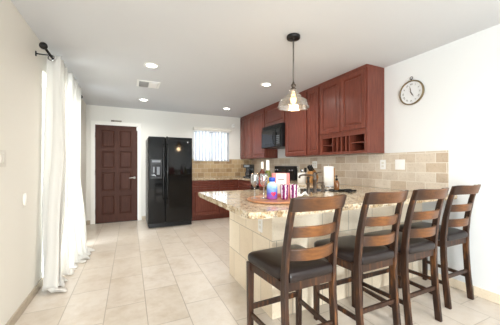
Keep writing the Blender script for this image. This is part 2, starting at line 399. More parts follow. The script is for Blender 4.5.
o = MB().box(-0.10, 0.10, -0.012, 0, -0.018, 0.018, 0.003).build('door_sign', plain('sign_grey_brown', rgb(150, 140, 128), 0.5)); o.location = (-0.42+0.16, YB, 2.128)
tag(o, 'small narrow brown and grey sign above the brown door', 'sign')
MB().box(-0.092, -0.04, -0.014, -0.0115, -0.012, 0.012).build('panel', plain('sign_dark', rgb(84, 66, 58), 0.5), o)
o = MB().box(-0.018, 0.018, -0.022, 0, -0.04, 0.04, 0.004).build('door_sensor', M_white); o.location = (DX1-0.005, YB-0.018, 1.985)
tag(o, 'small white alarm sensor at the upper corner of the brown door', 'sensor')

# sliding glass door (left), behind curtains
w1 = bpy.data.objects.new('window_1', None); COL.objects.link(w1); w1.location = (XL, SL[0], 0); w1['kind'] = 'structure'
wl = SL[1]-SL[0]
f = MB()
for (a, b, c, d) in ((0, 0.05, 0.0, 2.16), (wl-0.05, wl, 0.0, 2.16), (wl/2-0.03, wl/2+0.03, 0.0, 2.16), (0, wl, 2.10, 2.16), (0, wl, 0.0, 0.05)): f.box(-0.09, -0.04, a, b, c, d, 0.003)
f.build('window_frame', M_white, w1)
MB().box(-0.068, -0.062, 0.05, wl/2-0.03, 0.05, 2.10).build('glass_pane', M_pane, w1)
MB().box(-0.068, -0.062, wl/2+0.03, wl-0.05, 0.05, 2.10).build('glass_pane', M_pane, w1)
# kitchen window
w2 = bpy.data.objects.new('window_2', None); COL.objects.link(w2); w2.location = (WX0, YB, WZ0); w2['kind'] = 'structure'
ww, wh = WX1-WX0, WZ1-WZ0
f = MB()
for (a, b, c, d) in ((0, 0.035, 0, wh), (ww-0.035, ww, 0, wh), (ww/2-0.02, ww/2+0.02, 0, wh), (0, ww, 0, 0.035), (0, ww, wh-0.035, wh)): f.box(a, b, 0.06, 0.10, c, d, 0.002)
f.build('window_frame', M_white, w2)
MB().box(0.03, ww-0.03, 0.078, 0.084, 0.03, wh-0.03).build('glass_pane', M_pane, w2)
MB().box(0.0, ww, 0.0, 0.06, -0.0, 0.012).build('window_sill', M_trim, w2)
# unseen window added behind the camera for the rear fill lamp
w3 = bpy.data.objects.new('added_window_3', None); COL.objects.link(w3); w3.location = (-0.65, YF, 0.4); w3['kind'] = 'structure'
f = MB()
for (a, b, c, d) in ((0, 0.05, 0, 1.75), (1.15, 1.2, 0, 1.75), (0.58, 0.62, 0, 1.75), (0, 1.2, 0, 0.05), (0, 1.2, 1.70, 1.75)): f.box(a, b, -0.10, -0.05, c, d, 0.003)
f.build('window_frame', M_white, w3)
MB().box(0.04, 1.16, -0.078, -0.072, 0.04, 1.71).build('glass_pane', M_pane, w3)
w4 = bpy.data.objects.new('added_window_4', None); COL.objects.link(w4); w4.location = (XL, -2.4, 0.35); w4['kind'] = 'structure'  # second unseen window, added on the left for the side fill lamp
f = MB()
for (a, b, c, d) in ((0, 0.05, 0, 1.8), (2.05, 2.1, 0, 1.8), (1.02, 1.08, 0, 1.8), (0, 2.1, 0, 0.05), (0, 2.1, 1.75, 1.8)): f.box(-0.10, -0.05, a, b, c, d, 0.003)
f.build('window_frame', M_white, w4)
MB().box(-0.078, -0.072, 0.04, 2.06, 0.04, 1.76).build('glass_pane', M_pane, w4)

# vertical blind
vb = thing('vertical_blind', 'white vertical slat blind hanging in the kitchen window beside the refrigerator', 'blind', (WX0, YB, WZ0))
MB().box(-0.02, ww+0.05, -0.085, 0, wh+0.005, wh+0.075, 0.004).build('valance', M_offwhite, vb)
MB().box(0.0, ww+0.02, -0.055, -0.03, wh-0.015, wh+0.005).build('headrail', M_white, vb)
for i in range(11):
    x = 0.045+i*(ww-0.08)/10; a = math.radians(45+random.uniform(-7, 7)); m_ = MB()
    rows = []
    for z in (-0.0, wh-0.015):
        rows.append([m_.bm.verts.new((x+math.cos(a)*s*0.044-math.sin(a)*0.006*(1-s*s), -0.043+math.sin(a)*s*0.044+math.cos(a)*0.006*(1-s*s), z)) for s in (-1, -0.5, 0, 0.5, 1)])
    for k in range(4): m_.bm.faces.new((rows[0][k], rows[0][k+1], rows[1][k+1], rows[1][k]))
    sl = m_.build('slat', M_blind, vb, smooth=True)

# small round detector on back wall, ceiling vent, downlights
o = MB().lathe([(0, 0), (0.05, 0), (0.05, 0.018), (0.04, 0.03), (0, 0.032)], n=24, M=Matrix.Rotation(PI/2, 3, 'X')).build('motion_detector', M_white); o.location = (2.38, YB, 2.20)
tag(o, 'small round white detector high on the back wall beside the cabinets', 'detector')
v = thing('ceiling_vent', 'white square ceiling air vent with grey louvres near the downlights', 'vent', (0.25, 4.13, H))
MB().box(-0.16, 0.16, -0.16, 0.16, -0.008, 0, 0.003).build('frame', M_white, v)
MB().box(-0.13, 0.13, -0.13, 0.13, -0.011, -0.008).build('backing', plain('vent_backing_grey', rgb(176, 178, 180), 0.5), v)
for i in range(9):
    y = -0.115+i*0.029
    MB().box(-0.125, -0.005, y-0.004, y+0.006, -0.017, -0.010).build('louvre', plain('louvre_grey', rgb(150, 150, 150), 0.5), v) if i == 0 else None
    if i == 0: l0 = v.children[-1]; continue
    c = l0.copy(); COL.objects.link(c); c.parent = v; c.location.y = i*0.029
for i in range(9):
    y = -0.115+i*0.029
    if i == 0: l1 = MB().box(0.005, 0.125, y-0.009, y+0.013, -0.017, -0.010).build('louvre', M_white, v); continue
    c = l1.copy(); COL.objects.link(c); c.parent = v; c.location.y = i*0.029

DLL = {(0.24, 3.34): 'round recessed ceiling downlight closest to the camera, left of the pendant lamp',
       (0.23, 5.16): 'round recessed ceiling downlight near the brown door, beyond the air vent',
       (1.87, 3.39): 'round recessed ceiling downlight just left of the pendant lamp',
       (1.89, 5.20): 'round recessed ceiling downlight in front of the kitchen window'}
proto = None
for (x, y), lab in DLL.items():
    if proto is None:
        proto = thing('recessed_downlight', lab, 'ceiling light', (x, y, H), group='recessed ceiling downlights')
        MB().lathe([(0.060, -0.002), (0.064, -0.008), (0.088, -0.005), (0.090, 0)], n=32).build('trim_ring', M_white, proto)
        MB().lathe([(0, -0.003), (0.060, -0.003)], n=32).build('diffuser', M_lamp_on, proto)
        t = proto
    else:
        t = copy_tree(proto); t.location = (x, y, H); t['label'] = lab
    area('downlight_and_fill_beam', (x, y, H-0.012), (0, 0, 0), 0.12, 0.12, 8, (1.0, 0.96, 0.90), 'DISK', math.radians(150))
for (x, y) in ((0.4, 0.2), (1.9, -0.3), (0.4, -1.8), (1.9, -1.8)):  # unseen ceiling fill lamps added behind the camera, without fixtures
    area('downlight_and_fill_beam', (x, y, H-0.012), (0, 0, 0), 0.14, 0.14, 14, (1.0, 0.975, 0.94), 'DISK', math.radians(160))

# ================================================================ LEFT WALL: rod, curtains, plates
RX, RZ = -0.70, 2.27
rod = thing('curtain_rod', 'black curtain rod with round finial on the left wall above the curtains', 'curtain rod', (RX, 2.86, RZ))
MB().tube([(0, 0, 0), (0, 1.85, 0)], 0.011, 12).build('rod', M_black_matte, rod)
MB().lathe([(0, -0.030), (0.018, -0.026), (0.030, -0.010), (0.032, 0.004), (0.026, 0.020), (0.012, 0.03), (0, 0.032)], (0, -0.012, 0), 20, Matrix.Rotation(PI/2, 3, 'X')).build('finial', M_black_matte, rod)
MB().lathe([(0, -0.030), (0.018, -0.026), (0.030, -0.010), (0.032, 0.004), (0.026, 0.020), (0.012, 0.03), (0, 0.032)], (0, 1.86, 0), 20, Matrix.Rotation(PI/2, 3, 'X')).build('finial', M_black_matte, rod)
for y in (0.15, 1.80):
    MB().tube([(0, y, 0.0), (0, y, -0.02), (-0.05, y, -0.022), (-0.096, y, -0.022)], 0.006, 8).box(-0.10, -0.092, y-0.010, y+0.010, -0.045, 0.0, 0.002).build('bracket', M_black_matte, rod)
ring = MB(); ring.tube([(0.026*math.cos(a), 0, 0.026*math.sin(a)) for a in [2*PI*i/20 for i in range(20)]], 0.006, 8, closed=True)
o = ring.build('curtain_ring', M_steel); o.location = (RX, 3.10, RZ-0.012); tag(o, 'silver ring on the black curtain rod at the near edge of the curtain', 'curtain ring')

def curtain(name, y0, y1, folds, amp, mat, yb0, yb1, flare, pool, seed, label):
    rnd = random.Random(seed); nu, nz = folds*14, 56; mb = MB(); grid = []
    ph = [rnd.uniform(-0.5, 0.5) for _ in range(folds+2)]; am = [rnd.uniform(0.75, 1.15) for _ in range(folds+2)]
    for j in range(nz+1):
        q = j/nz; row = []
        for i in range(nu+1):
            s = i/nu; k = s*folds; ki = int(min(k, folds-1)); fr = k-ki
            A = am[ki]*(1-fr)+am[ki+1]*fr; P = ph[ki]*(1-fr)+ph[ki+1]*fr
            if q < 0.9:
                z = 2.315-(2.315-0.012)*(q/0.9); e = 0.0
            else:
                e = (q-0.9)/0.1; z = 0.012+0.02*abs(math.sin(e*PI))*(1+math.sin(9*s*PI+seed))+0.004
            h = max(0, 1-z/2.3); fl = h**2.2
            yy = (y0+(y1-y0)*s)*(1-fl)+(yb0+(yb1-yb0)*s)*fl
            w = math.sin(2*PI*k+P*fl*2)
            ampz = amp*A*(1-0.15*math.sin(3*z+seed))
            x = RX+ampz*w+fl*flare*(0.6+0.4*math.sin(2.1*PI*s+seed))+0.012*math.sin(5*z+7*s)*h
            yy += 0.02*math.cos(2*PI*k*2+P)*(1+h)
            if e > 0:
                x += pool*e*(0.75+0.35*math.sin(4.3*s*PI+seed)); yy -= 0.05*e+0.02*math.sin(11*s+e*3)
            x -= 0.06*fl*(1-s)**2*(yb0 < 3.2)
            x = max(x, XL+0.018+0.004*w)
            row.append(mb.bm.verts.new((x, yy, z)))
        grid.append(row)
    for a, b in zip(grid, grid[1:]):
        for i in range(nu): mb.bm.faces.new((a[i], a[i+1], b[i+1], b[i]))
    o = mb.build(name, mat, smooth=True)
    sm = o.modifiers.new('thickness', 'SOLIDIFY'); sm.thickness = 0.002
    return tag(o, label, 'curtain')
curtain('curtain', 3.16, 3.62, 4, 0.075, M_curtain, 2.94, 3.50, 0.06, 0.08, 1, 'cream curtain panel nearest the camera, pooling on the floor by the left wall')
curtain('curtain', 3.66, 4.48, 6, 0.070, M_curtain2, 3.56, 4.42, 0.13, 0.09, 4, 'bright white curtain panel farther along the rod, nearer the brown door')

sw = thing('light_switch', 'white light switch plate at the left edge of the left wall', 'light switch', (XL, 2.315, 1.25))
MB().box(0, 0.006, -0.058, 0.058, -0.058, 0.058, 0.002).build('plate', M_offwhite, sw)
for y in (-0.023, 0.023): MB().box(0.005, 0.010, y-0.017, y+0.017, -0.034, 0.034, 0.002).build('rocker', M_offwhite, sw)
ov = MB().lathe([(0, 0), (0.034, 0), (0.036, 0.006), (0.030, 0.016), (0, 0.02)], n=24, M=Matrix.Rotation(PI/2, 3, 'Y') @ Matrix.Diagonal((1.5, 1, 1)).to_3x3()).build('outlet_cover', M_wall_l)
ov.location = (XL, 2.73, 0.915); tag(ov, 'oval cream cover plate on the left wall just before the curtain', 'cover plate')

# ================================================================ KITCHEN
# door with raised panel in local XZ, front -Y
def cab_door(w, h, name, parent, x, z, frame=0.055, th=0.02, mat=M_cherry):
    fr = min(frame, w*0.28)
    mb = panel_slab([(fr, w-fr, fr, h-fr)], w, h, -th-0.003, 0)
    o = mb.build(name, mat, parent, M=Matrix.Translation((x, 0, z)))
    b = o.modifiers.new('edge', 'BEVEL'); b.width = 0.003; b.segments = 1; b.limit_method = 'ANGLE'; b.angle_limit = math.radians(60)
    return o
UF = 2.588; UD = XR-UF; UZ = 1.354; UH = H-UZ
RR = -PI/2
def upper(label, y_hi, y_lo, z0, doors, top=H, body=True):
    w = y_hi-y_lo-0.002
    t = thing('wall_cabinet', label, 'cabinet', (UF, y_hi-0.001, z0), RR, 'cherry wall cabinets')
    h = top-z0-0.001
    MB().box(0, w, 0, UD-0.001, 0, h, 0.002, 1).build('body', M_cherry, t)
    n = doors; g = 0.016; dwid = (w-g*(n+1))/n
    for i in range(n): cab_door(dwid, h-0.055, 'door', t, g+i*(dwid+g), 0.015)
    MB().box(-0.0, w, -0.012, 0, h-0.03, h, 0.003, 1).build('top_trim', M_cherry, t)
    return t
upper('tall cherry wall cabinet in the far corner with two narrow doors', 6.055, 5.34, UZ, 2)
upper('cherry wall cabinet with one door left of the microwave', 5.34, 4.73, UZ, 1)
upper('short cherry wall cabinet directly above the microwave', 4.73, 3.96, 1.985, 1)
upper('cherry wall cabinet with one wide door right of the microwave', 3.96, 3.31, UZ, 1)
upper('narrow cherry wall cabinet with one slim door before the wine rack cabinet', 3.31, 3.02, UZ, 1)
# wine rack cabinet
yh, yl = 3.02, 2.176; w = yh-yl-0.002
wc = thing('wall_cabinet', 'cherry wall cabinet at the near end with open wine rack cubbies below two doors', 'cabinet', (UF, yh-0.001, UZ), RR, 'cherry wall cabinets')
hh = UH-0.001; zt = 0.265
mb = MB(); mb.box(0, w, 0, UD-0.001, zt, hh, 0.002, 1).box(0, 0.045, 0, UD-0.001, 0, zt).box(w-0.045, w, 0, UD-0.001, 0, zt).box(0.045, w-0.045, 0, UD-0.001, 0, 0.035).box(0.045, w-0.045, UD-0.02, UD-0.001, 0.035, zt).box(0.045, w-0.045, 0, 0.02, zt-0.03, zt)
mb.build('body', M_cherry, wc)
for x in (0.255, 0.335, 0.415, 0.495, 0.555): MB().box(x-0.009, x+0.009, 0.004, UD-0.02, 0.035, zt).build('divider', M_cherry, wc)
MB().box(0.045, 0.246, 0.01, UD-0.02, 0.13, 0.142).build('shelf', M_cherry, wc)
MB().box(0.564, w-0.045, 0.01, UD-0.02, 0.13, 0.142).build('shelf', M_cherry, wc)
dd = (w-0.036)/2
for i in range(2): cab_door(dd, hh-zt-0.085, 'door', wc, 0.012+i*(dd+0.012), zt+0.04)
MB().box(0, w, -0.012, 0, hh-0.03, hh, 0.003, 1).build('top_trim', M_cherry, wc)
o = MB().lathe([(0, 0), (0.022, 0), (0.026, 0.02), (0.02, 0.045), (0.008, 0.055), (0.014, 0.07), (0.0, 0.082)], n=16).build('small_figurine', plain('pale_ornament', rgb(190, 172, 150), 0.5)); o.location = (UF+0.07, yh-0.21, UZ+0.142)
tag(o, 'small pale ornament on the left cubby shelf of the wine rack', 'ornament')

# microwave
mw = thing('microwave', 'black over-the-range microwave below the short cherry cabinet', 'microwave', (2.49, 4.725, 1.545), RR)
MB().box(0, 0.75, 0.02, 0.42, 0, 0.435, 0.006).build('body', M_black, mw)
MB().box(0.005, 0.575, -0.005, 0.02, 0.005, 0.36, 0.006).build('door', M_black_gloss, mw)
MB().box(0.06, 0.47, -0.008, -0.004, 0.07, 0.30, 0.003).build('window', M_darkglass, mw)
MB().box(0.58, 0.745, -0.005, 0.02, 0.005, 0.36, 0.005).build('control_panel', M_black_gloss, mw)
MB().tube([(0.545, -0.006, 0.05), (0.545, -0.04, 0.08), (0.545, -0.05, 0.18), (0.545, -0.04, 0.29), (0.545, -0.006, 0.32)], 0.011, 10).build('handle', M_black, mw)
mb = MB()
for i in range(4): mb.box(0.01, 0.74, 0.0, 0.02, 0.37+i*0.016, 0.38+i*0.016)
mb.build('grille', M_black, mw)
mb = MB()
for r in range(5):
    for c in range(3): mb.box(0.61+c*0.037, 0.635+c*0.037, -0.008, -0.004, 0.06+r*0.034, 0.08+r*0.034)
mb.build('keypad', M_grey, mw)
MB().box(0.60, 0.725, -0.008, -0.004, 0.27, 0.32).build('display', M_darkglass, mw)

# counters on walls (L shape) and base cabinets
BX = 2.27
def lcount():
    mb = MB(); mb.prism([(1.165, YB-0.001), (1.165, 5.42), (BX-0.03, 5.42), (BX-0.03, 4.735), (XR-0.001, 4.735), (XR-0.001, YB-0.001)], 0.875, 0.915, 0.008)
    return mb.build('countertop', M_granite)
tag(lcount(), 'granite countertop wrapping the far kitchen corner under the window', 'countertop')
tag(MB().prism([(BX-0.03, 3.955), (BX-0.03, 2.725), (XR-0.001, 2.725), (XR-0.001, 3.955)], 0.875, 0.915, 0.008).build('countertop', M_granite), 'granite countertop on the right wall between range and breakfast bar', 'countertop')
def base_cab(label, loc, rz, w, d, drawers=True, doors=1):
    t = thing('base_cabinet', label, 'cabinet', loc, rz, 'cherry base cabinets')
    MB().box(0, w, 0, d, 0.10, 0.874, 0.002, 1).box(0.0, w, 0.06, d, 0.001, 0.10).build('body', M_cherry, t)
    g = 0.012; dwid = (w-g*(doors+1))/doors
    for i in range(doors):
        x = g+i*(dwid+g)
        if drawers: cab_door(dwid, 0.150, 'drawer', t, x, 0.712, frame=0.03); cab_door(dwid, 0.575, 'door', t, x, 0.118)
        else: cab_door(dwid, 0.745, 'door', t, x, 0.118)
    return t
base_cab('cherry base cabinet under the window right beside the refrigerator', (1.168, 5.45, 0), 0, 0.628, YB-5.451)
base_cab('cherry base cabinet under the right part of the window, by the corner', (1.798, 5.45, 0), 0, 0.468, YB-5.451)
base_cab('cherry base cabinet on the right wall between corner and range', (BX, 5.424, 0), RR, 0.69, XR-BX-0.001)
base_cab('cherry base cabinet on the right wall between range and breakfast bar', (BX, 3.955, 0), RR, 1.17, XR-BX-0.001, doors=2)

# backsplashes
S('trim_2', MB().box(1.165, XR-0.012, YB-0.010, YB, 0.916, WZ0-0.002).box(1.165, WX0-0.01, YB-0.010, YB, WZ0-0.002, 1.352).box(WX1+0.01, XR-0.012, YB-0.010, YB, WZ0-0.002, 1.352), M_splash_b)
S('trim_3', MB().box(XR-0.010, XR, 1.465, YB, 0.916, 1.352, 0.002, 1), M_splash_r)

def plate(label, y, w, z=1.21, kind='outlet'):
    t = thing('wall_outlet' if kind == 'outlet' else 'light_switch', label, 'outlet' if kind == 'outlet' else 'light switch', (XR-0.010, y, z))
    MB().box(-0.006, 0, -w/2, w/2, -0.06, 0.06, 0.002).build('plate', M_white, t)
    n = 2 if w > 0.1 else 1
    for i in range(n):
        c = (i-(n-1)/2)*0.046
        if kind == 'outlet':
            for dz in (-0.02, 0.02): MB().box(-0.009, -0.005, c-0.016, c+0.016, dz-0.013, dz+0.013, 0.003).build('socket', M_offwhite, t)
        else: MB().box(-0.010, -0.005, c-0.016, c+0.016, -0.033, 0.033, 0.002).build('rocker', M_white, t)
plate('narrow white outlet on the tile backsplash below the near wall cabinet', 2.19, 0.075)
plate('white double switch plate on the tile backsplash left of the clock', 1.966, 0.118, kind='switch')
plate('white double outlet on the backsplash above the knife block', 3.50, 0.118)
plate('white outlet on the backsplash near the coffee maker in the far corner', 5.45, 0.075)

# refrigerator
fr = thing('refrigerator', 'glossy black side-by-side refrigerator between the brown door and cabinets', 'refrigerator', (0.306, 5.13, 0))
FW, FH = 0.83, 1.745; SP = 0.31
MB().box(0, FW, 0.075, 0.84, 0.03, FH-0.015, 0.006).build('body', M_black, fr)
MB().box(0.003, SP-0.003, 0, 0.07, 0.10, FH, 0.012, 3).build('freezer_door', M_black_gloss, fr)
MB().box(SP+0.003, FW-0.003, 0, 0.07, 0.10, FH, 0.012, 3).build('fridge_door', M_black_gloss, fr)
mb = MB().box(0.01, FW-0.01, 0.03, 0.075, 0.012, 0.095, 0.004)
for i in range(4): mb.box(0.03, FW-0.03, 0.024, 0.03, 0.025+i*0.016, 0.033+i*0.016)
mb.build('toe_grille', M_black, fr)
for (x, y) in ((0.05, 0.12), (FW-0.05, 0.12), (0.05, 0.78), (FW-0.05, 0.78)): MB().lathe([(0, 0), (0.02, 0), (0.02, 0.03), (0, 0.03)], (x, y, 0.001), 12).build('foot', M_black, fr)
for x in (SP-0.035, SP+0.035):
    MB().tube([(x, 0.0, 0.55), (x, -0.035, 0.60), (x, -0.05, 0.80), (x, -0.055, 1.05), (x, -0.05, 1.35), (x, -0.035, 1.55), (x, 0.0, 1.60)], 0.013, 10).build('handle', M_black_gloss, fr)
dp = MB(); dp.box(0.045, 0.245, -0.012, 0.0, 1.21, 1.32, 0.004).box(0.045, 0.06, -0.012, 0, 0.97, 1.21).box(0.23, 0.245, -0.012, 0, 0.97, 1.21).box(0.045, 0.245, -0.022, 0, 0.945, 0.972, 0.004)
disp = dp.build('dispenser', M_black, fr)
MB().box(0.06, 0.23, -0.003, 0.001, 0.972, 1.21).build('recess', M_darkglass, disp)
MB().box(0.085, 0.115, -0.010, -0.002, 1.06, 1.17, 0.003).box(0.155, 0.205, -0.010, -0.002, 1.02, 1.17, 0.003).build('paddle', M_grey, disp)
MB().box(0.07, 0.22, -0.015, -0.011, 1.255, 1.295).build('control_strip', M_grey, disp)
MB().lathe([(0, 0), (0.016, 0), (0.016, 0.003), (0, 0.004)], (FW-0.09, -0.001, FH-0.09), 20, Matrix.Rotation(PI/2, 3, 'X')).build('badge', M_steel, fr)
MB().box(SP+0.02, SP+0.05, 0.02, 0.06, FH, FH+0.012, 0.002).build('hinge_cap', M_black, fr)

# range
rg = thing('range', 'black kitchen range with tall back guard below the microwave', 'stove', (2.24, 4.725, 0), RR)
MB().box(0, 0.75, 0.03, 0.63, 0.04, 0.90, 0.004).box(0.03, 0.72, 0.06, 0.60, 0.001, 0.04).build('body', M_black, rg)
MB().box(0.0, 0.75, 0.0, 0.63, 0.90, 0.922, 0.006).build('cooktop', M_black_gloss, rg)
MB().box(0.01, 0.74, 0.0, 0.03, 0.24, 0.80, 0.006).build('oven_door', M_black_gloss, rg)
MB().box(0.01, 0.74, 0.0, 0.03, 0.06, 0.22, 0.006).build('drawer', M_black_gloss, rg)
MB().tube([(0.08, 0, 0.76), (0.08, -0.045, 0.76)], 0.008).tube([(0.67, 0, 0.76), (0.67, -0.045, 0.76)], 0.008).tube([(0.05, -0.045, 0.76), (0.70, -0.045, 0.76)], 0.012, 12).build('handle', M_black, rg)
MB().box(0.0, 0.75, 0.56, 0.628, 0.92, 1.185, 0.014, 3).build('back_guard', M_black, rg)
MB().box(0.30, 0.45, 0.556, 0.561, 1.07, 1.13).build('display', M_darkglass, rg)
for x in (0.07, 0.16, 0.59, 0.68):
    MB().lathe([(0, 0), (0.022, 0), (0.02, 0.02), (0, 0.022)], (x, 0.561, 1.10), 16, Matrix.Rotation(PI/2, 3, 'X')).build('knob', M_steel, rg)
for (x, y) in ((0.19, 0.16), (0.56, 0.16), (0.19, 0.42), (0.56, 0.42)):
    MB().lathe([(0.075, 0.922), (0.075, 0.924), (0.085, 0.924), (0.085, 0.922)], (x, y, 0), 24).build('burner', M_grey, rg)

# ---------------------------------------------------------------- breakfast bar
PX0, PY0, PY1 = 0.655, 1.39, 2.70
bx, by0, by1 = 1.0, 1.72, 2.66
b = MB(); b.box(bx, XR-0.001, by0, by0+0.10, 0.001, 0.8715).box(bx, bx+0.10, by0+0.10, by1-0.05, 0.001, 0.8715).box(bx, BX-0.002, by1-0.05, by1, 0.001, 0.8715)
tag(b.build('half_wall', M_bar_tile), 'pale travertine tiled half wall carrying the breakfast bar countertop', 'half wall')
SX0, SX1, SY0, SY1 = 1.42, 2.12, 2.20, 2.58
def bar_top():
    mb = MB(); bm = mb.bm
    # outer outline with gently chiselled front and end edges, and a sink cut-out
    out = [(XR-0.001, PY0), (XR-0.001, PY1+0.02), (PX0+0.01, PY1+0.02)]
    n = 16
    poly = [(XR-0.001, PY1+0.02)]
    poly += [(PX0+0.03, PY1+0.02), (PX0+0.008, PY1+0.012), (PX0, PY1-0.01)]
    for i in range(1, n): poly.append((PX0+0.003*random.uniform(-1, 1), PY1-0.01+(PY0+0.03-PY1+0.01)*i/n))
    for k in range(5): a = PI+PI/2*k/4; poly.append((PX0+0.045+0.045*math.cos(a), PY0+0.045+0.045*math.sin(a)))
    for i in range(1, n*2): poly.append((PX0+0.045+(XR-PX0-0.045)*i/(n*2), PY0+0.003*random.uniform(-1, 1)))
    poly.append((XR-0.001, PY0))
    mb.prism(poly, 0.872, 0.915, 0.012, 3)
    # rough chiselled lower edge
    return mb
ct = bar_top().build('countertop', M_granite)
tag(ct, 'large granite breakfast bar countertop in front of the four stools', 'countertop')
cut = MB().box(SX0, SX1, SY0, SY1, 0.80, 1.0).build('cutter', M_granite)
bo = ct.modifiers.new('sink_hole', 'BOOLEAN'); bo.operation = 'DIFFERENCE'; bo.object = cut; bo.solver = 'EXACT'
dg = bpy.context.evaluated_depsgraph_get(); dg.update()
me = bpy.data.meshes.new_from_object(ct.evaluated_get(dg)); ct.modifiers.clear(); ct.data = me
bpy.data.objects.remove(cut)
sk = MB(); z1, z0 = 0.9125, 0.72
a0, a1, c0, c1 = SX0+0.003, SX1-0.003, SY0+0.003, SY1-0.003
sk.box(a0, a0+0.006, c0, c1, z0, z1).box(a1-0.006, a1, c0, c1, z0, z1).box(a0, a1, c0, c0+0.006, z0, z1).box(a0, a1, c1-0.006, c1, z0, z1).box(a0, a1, c0, c1, z0-0.006, z0).box((a0+a1)/2-0.01, (a0+a1)/2+0.01, c0, c1, z0, z1-0.03)
tag(sk.build('sink', M_steel), 'steel sink sunk into the bar countertop behind the bronze faucet', 'sink')

# outlet on bar end
t = thing('wall_outlet', 'white outlet on the tiled end of the breakfast bar', 'outlet', (bx, 1.915, 0.70))
MB().box(-0.006, 0, -0.036, 0.036, -0.06, 0.06, 0.002).build('plate', M_white, t)
for dz in (-0.02, 0.02): MB().box(-0.009, -0.005, -0.016, 0.016, dz-0.013, dz+0.013, 0.003).build('socket', M_offwhite, t)

# ---------------------------------------------------------------- pendant
pd = thing('pendant_lamp', 'clear glass bell pendant lamp on a thin dark stem over the bar', 'pendant lamp', (1.40, 2.01, H))
MB().lathe([(0, 0), (0.062, 0), (0.064, -0.004), (0.062, -0.024), (0.054, -0.028), (0.010, -0.030), (0.008, -0.045), (0, -0.045)], n=32).build('canopy', M_black_matte, pd)
MB().tube([(0, 0, -0.03), (0, 0, -0.44)], 0.0075, 10).build('stem', plain('grey_braided_cord', rgb(96, 90, 86), 0.5), pd)
MB().lathe([(0, -0.435), (0.010, -0.437), (0.012, -0.452), (0.022, -0.458), (0.024, -0.475), (0.018, -0.478), (0.018, -0.492), (0.027, -0.496), (0.029, -0.512), (0.024, -0.520), (0, -0.522)], n=24).build('socket', M_bronze, pd)
prof = [(0.026, -0.505), (0.036, -0.510), (0.040, -0.522), (0.040, -0.535), (0.050, -0.550), (0.068, -0.560), (0.076, -0.572), (0.080, -0.585), (0.100, -0.596), (0.120, -0.608), (0.132, -0.622), (0.138, -0.640), (0.143, -0.660), (0.150, -0.680)]
fine = []
for (r0, z0), (r1, z1) in zip(prof, prof[1:]):
    for k in range(3): q = k/3; fine.append((r0+(r1-r0)*q+0.0012*(k % 2), z0+(z1-z0)*q))
fine.append(prof[-1])
inner = [(r-0.003, z) for r, z in fine][::-1]
MB().lathe(fine+inner, n=48).build('shade', M_shade, pd)
MB().lathe([(0, -0.522), (0.012, -0.524), (0.013, -0.545), (0.024, -0.575), (0.029, -0.600), (0.024, -0.624), (0.010, -0.638), (0, -0.640)], n=20).build('bulb', M_bulb, pd)
pl = bpy.data.lights.new('pendant_glow', 'POINT'); pl.energy = 5; pl.color = (1, 0.72, 0.42); pl.shadow_soft_size = 0.05
po = bpy.data.objects.new('pendant_glow', pl); COL.objects.link(po); po.location = (1.39, 2.01, H-0.72)

# ---------------------------------------------------------------- clock
ck = thing('wall_clock', 'round pocket-watch style wall clock with bronze rim on the white wall', 'clock', (XR, 1.83, 2.022), RR); ck.scale = (0.95, 1, 0.95)
RX90 = Matrix.Rotation(PI/2, 3, 'X')
MB().lathe([(0, 0), (0.142, 0), (0.147, 0.012), (0.145, 0.026), (0.138, 0.031), (0.132, 0.026), (0.130, 0.018)], n=48, M=RX90).build('rim', plain('aged_bronze_rim', rgb(128, 112, 86), 0.3, metal=0.7, var=0.2, vscale=10), ck)
MB().lathe([(0, 0.016), (0.131, 0.016)], n=48, M=RX90).build('dial', plain('dial_white', rgb(226, 228, 230), 0.5, var=0.02), ck)
MB().tube([(0, -0.015, 0.140), (0, -0.015, 0.160)], 0.008, 10).tube([(0.016*math.cos(q), -0.015, 0.174+0.016*math.sin(q)) for q in [2*PI*i/18 for i in range(18)]], 0.0035, 8, closed=True).build('hanging_ring', M_bronze, ck)
M_ink = plain('clock_ink', rgb(104, 98, 94), 0.6)
for i, num in enumerate(['XII', 'I', 'II', 'III', 'IIII', 'V', 'VI', 'VII', 'VIII', 'IX', 'X', 'XI']):
    a = 2*PI*i/12; r = 0.097
    M = Matrix.Translation((r*math.sin(a), -0.0175, r*math.cos(a))) @ Matrix.Rotation(a, 4, 'Y') @ Matrix.Rotation(PI/2, 4, 'X')
    text_part('numeral', num, 0.027, M_ink, ck, M)
def hand(name, ang, L, wd, y):
    mb = MB(); mb.sweep([[(-wd*k*0.5, yy, z) if s < 0 else (wd*k*0.5, yy, z) for s, yy in ((-1, y), (1, y), (1, y-0.0015), (-1, y-0.0015))] for k, z in ((1, -0.02), (1, 0), (2.2, L*0.5), (1, L*0.65), (0.3, L))])
    mb.build(name, M_ink, ck, M=Matrix.Rotation(ang, 4, 'Y'))
hand('minute_hand', -2*PI*2/60, 0.085, 0.005, -0.020)
hand('hour_hand', 2*PI*4.95/12, 0.062, 0.007, -0.0225)
MB().lathe([(0, 0.016), (0.006, 0.016), (0.006, 0.026), (0, 0.027)], n=12, M=RX90).build('hub', M_bronze, ck)

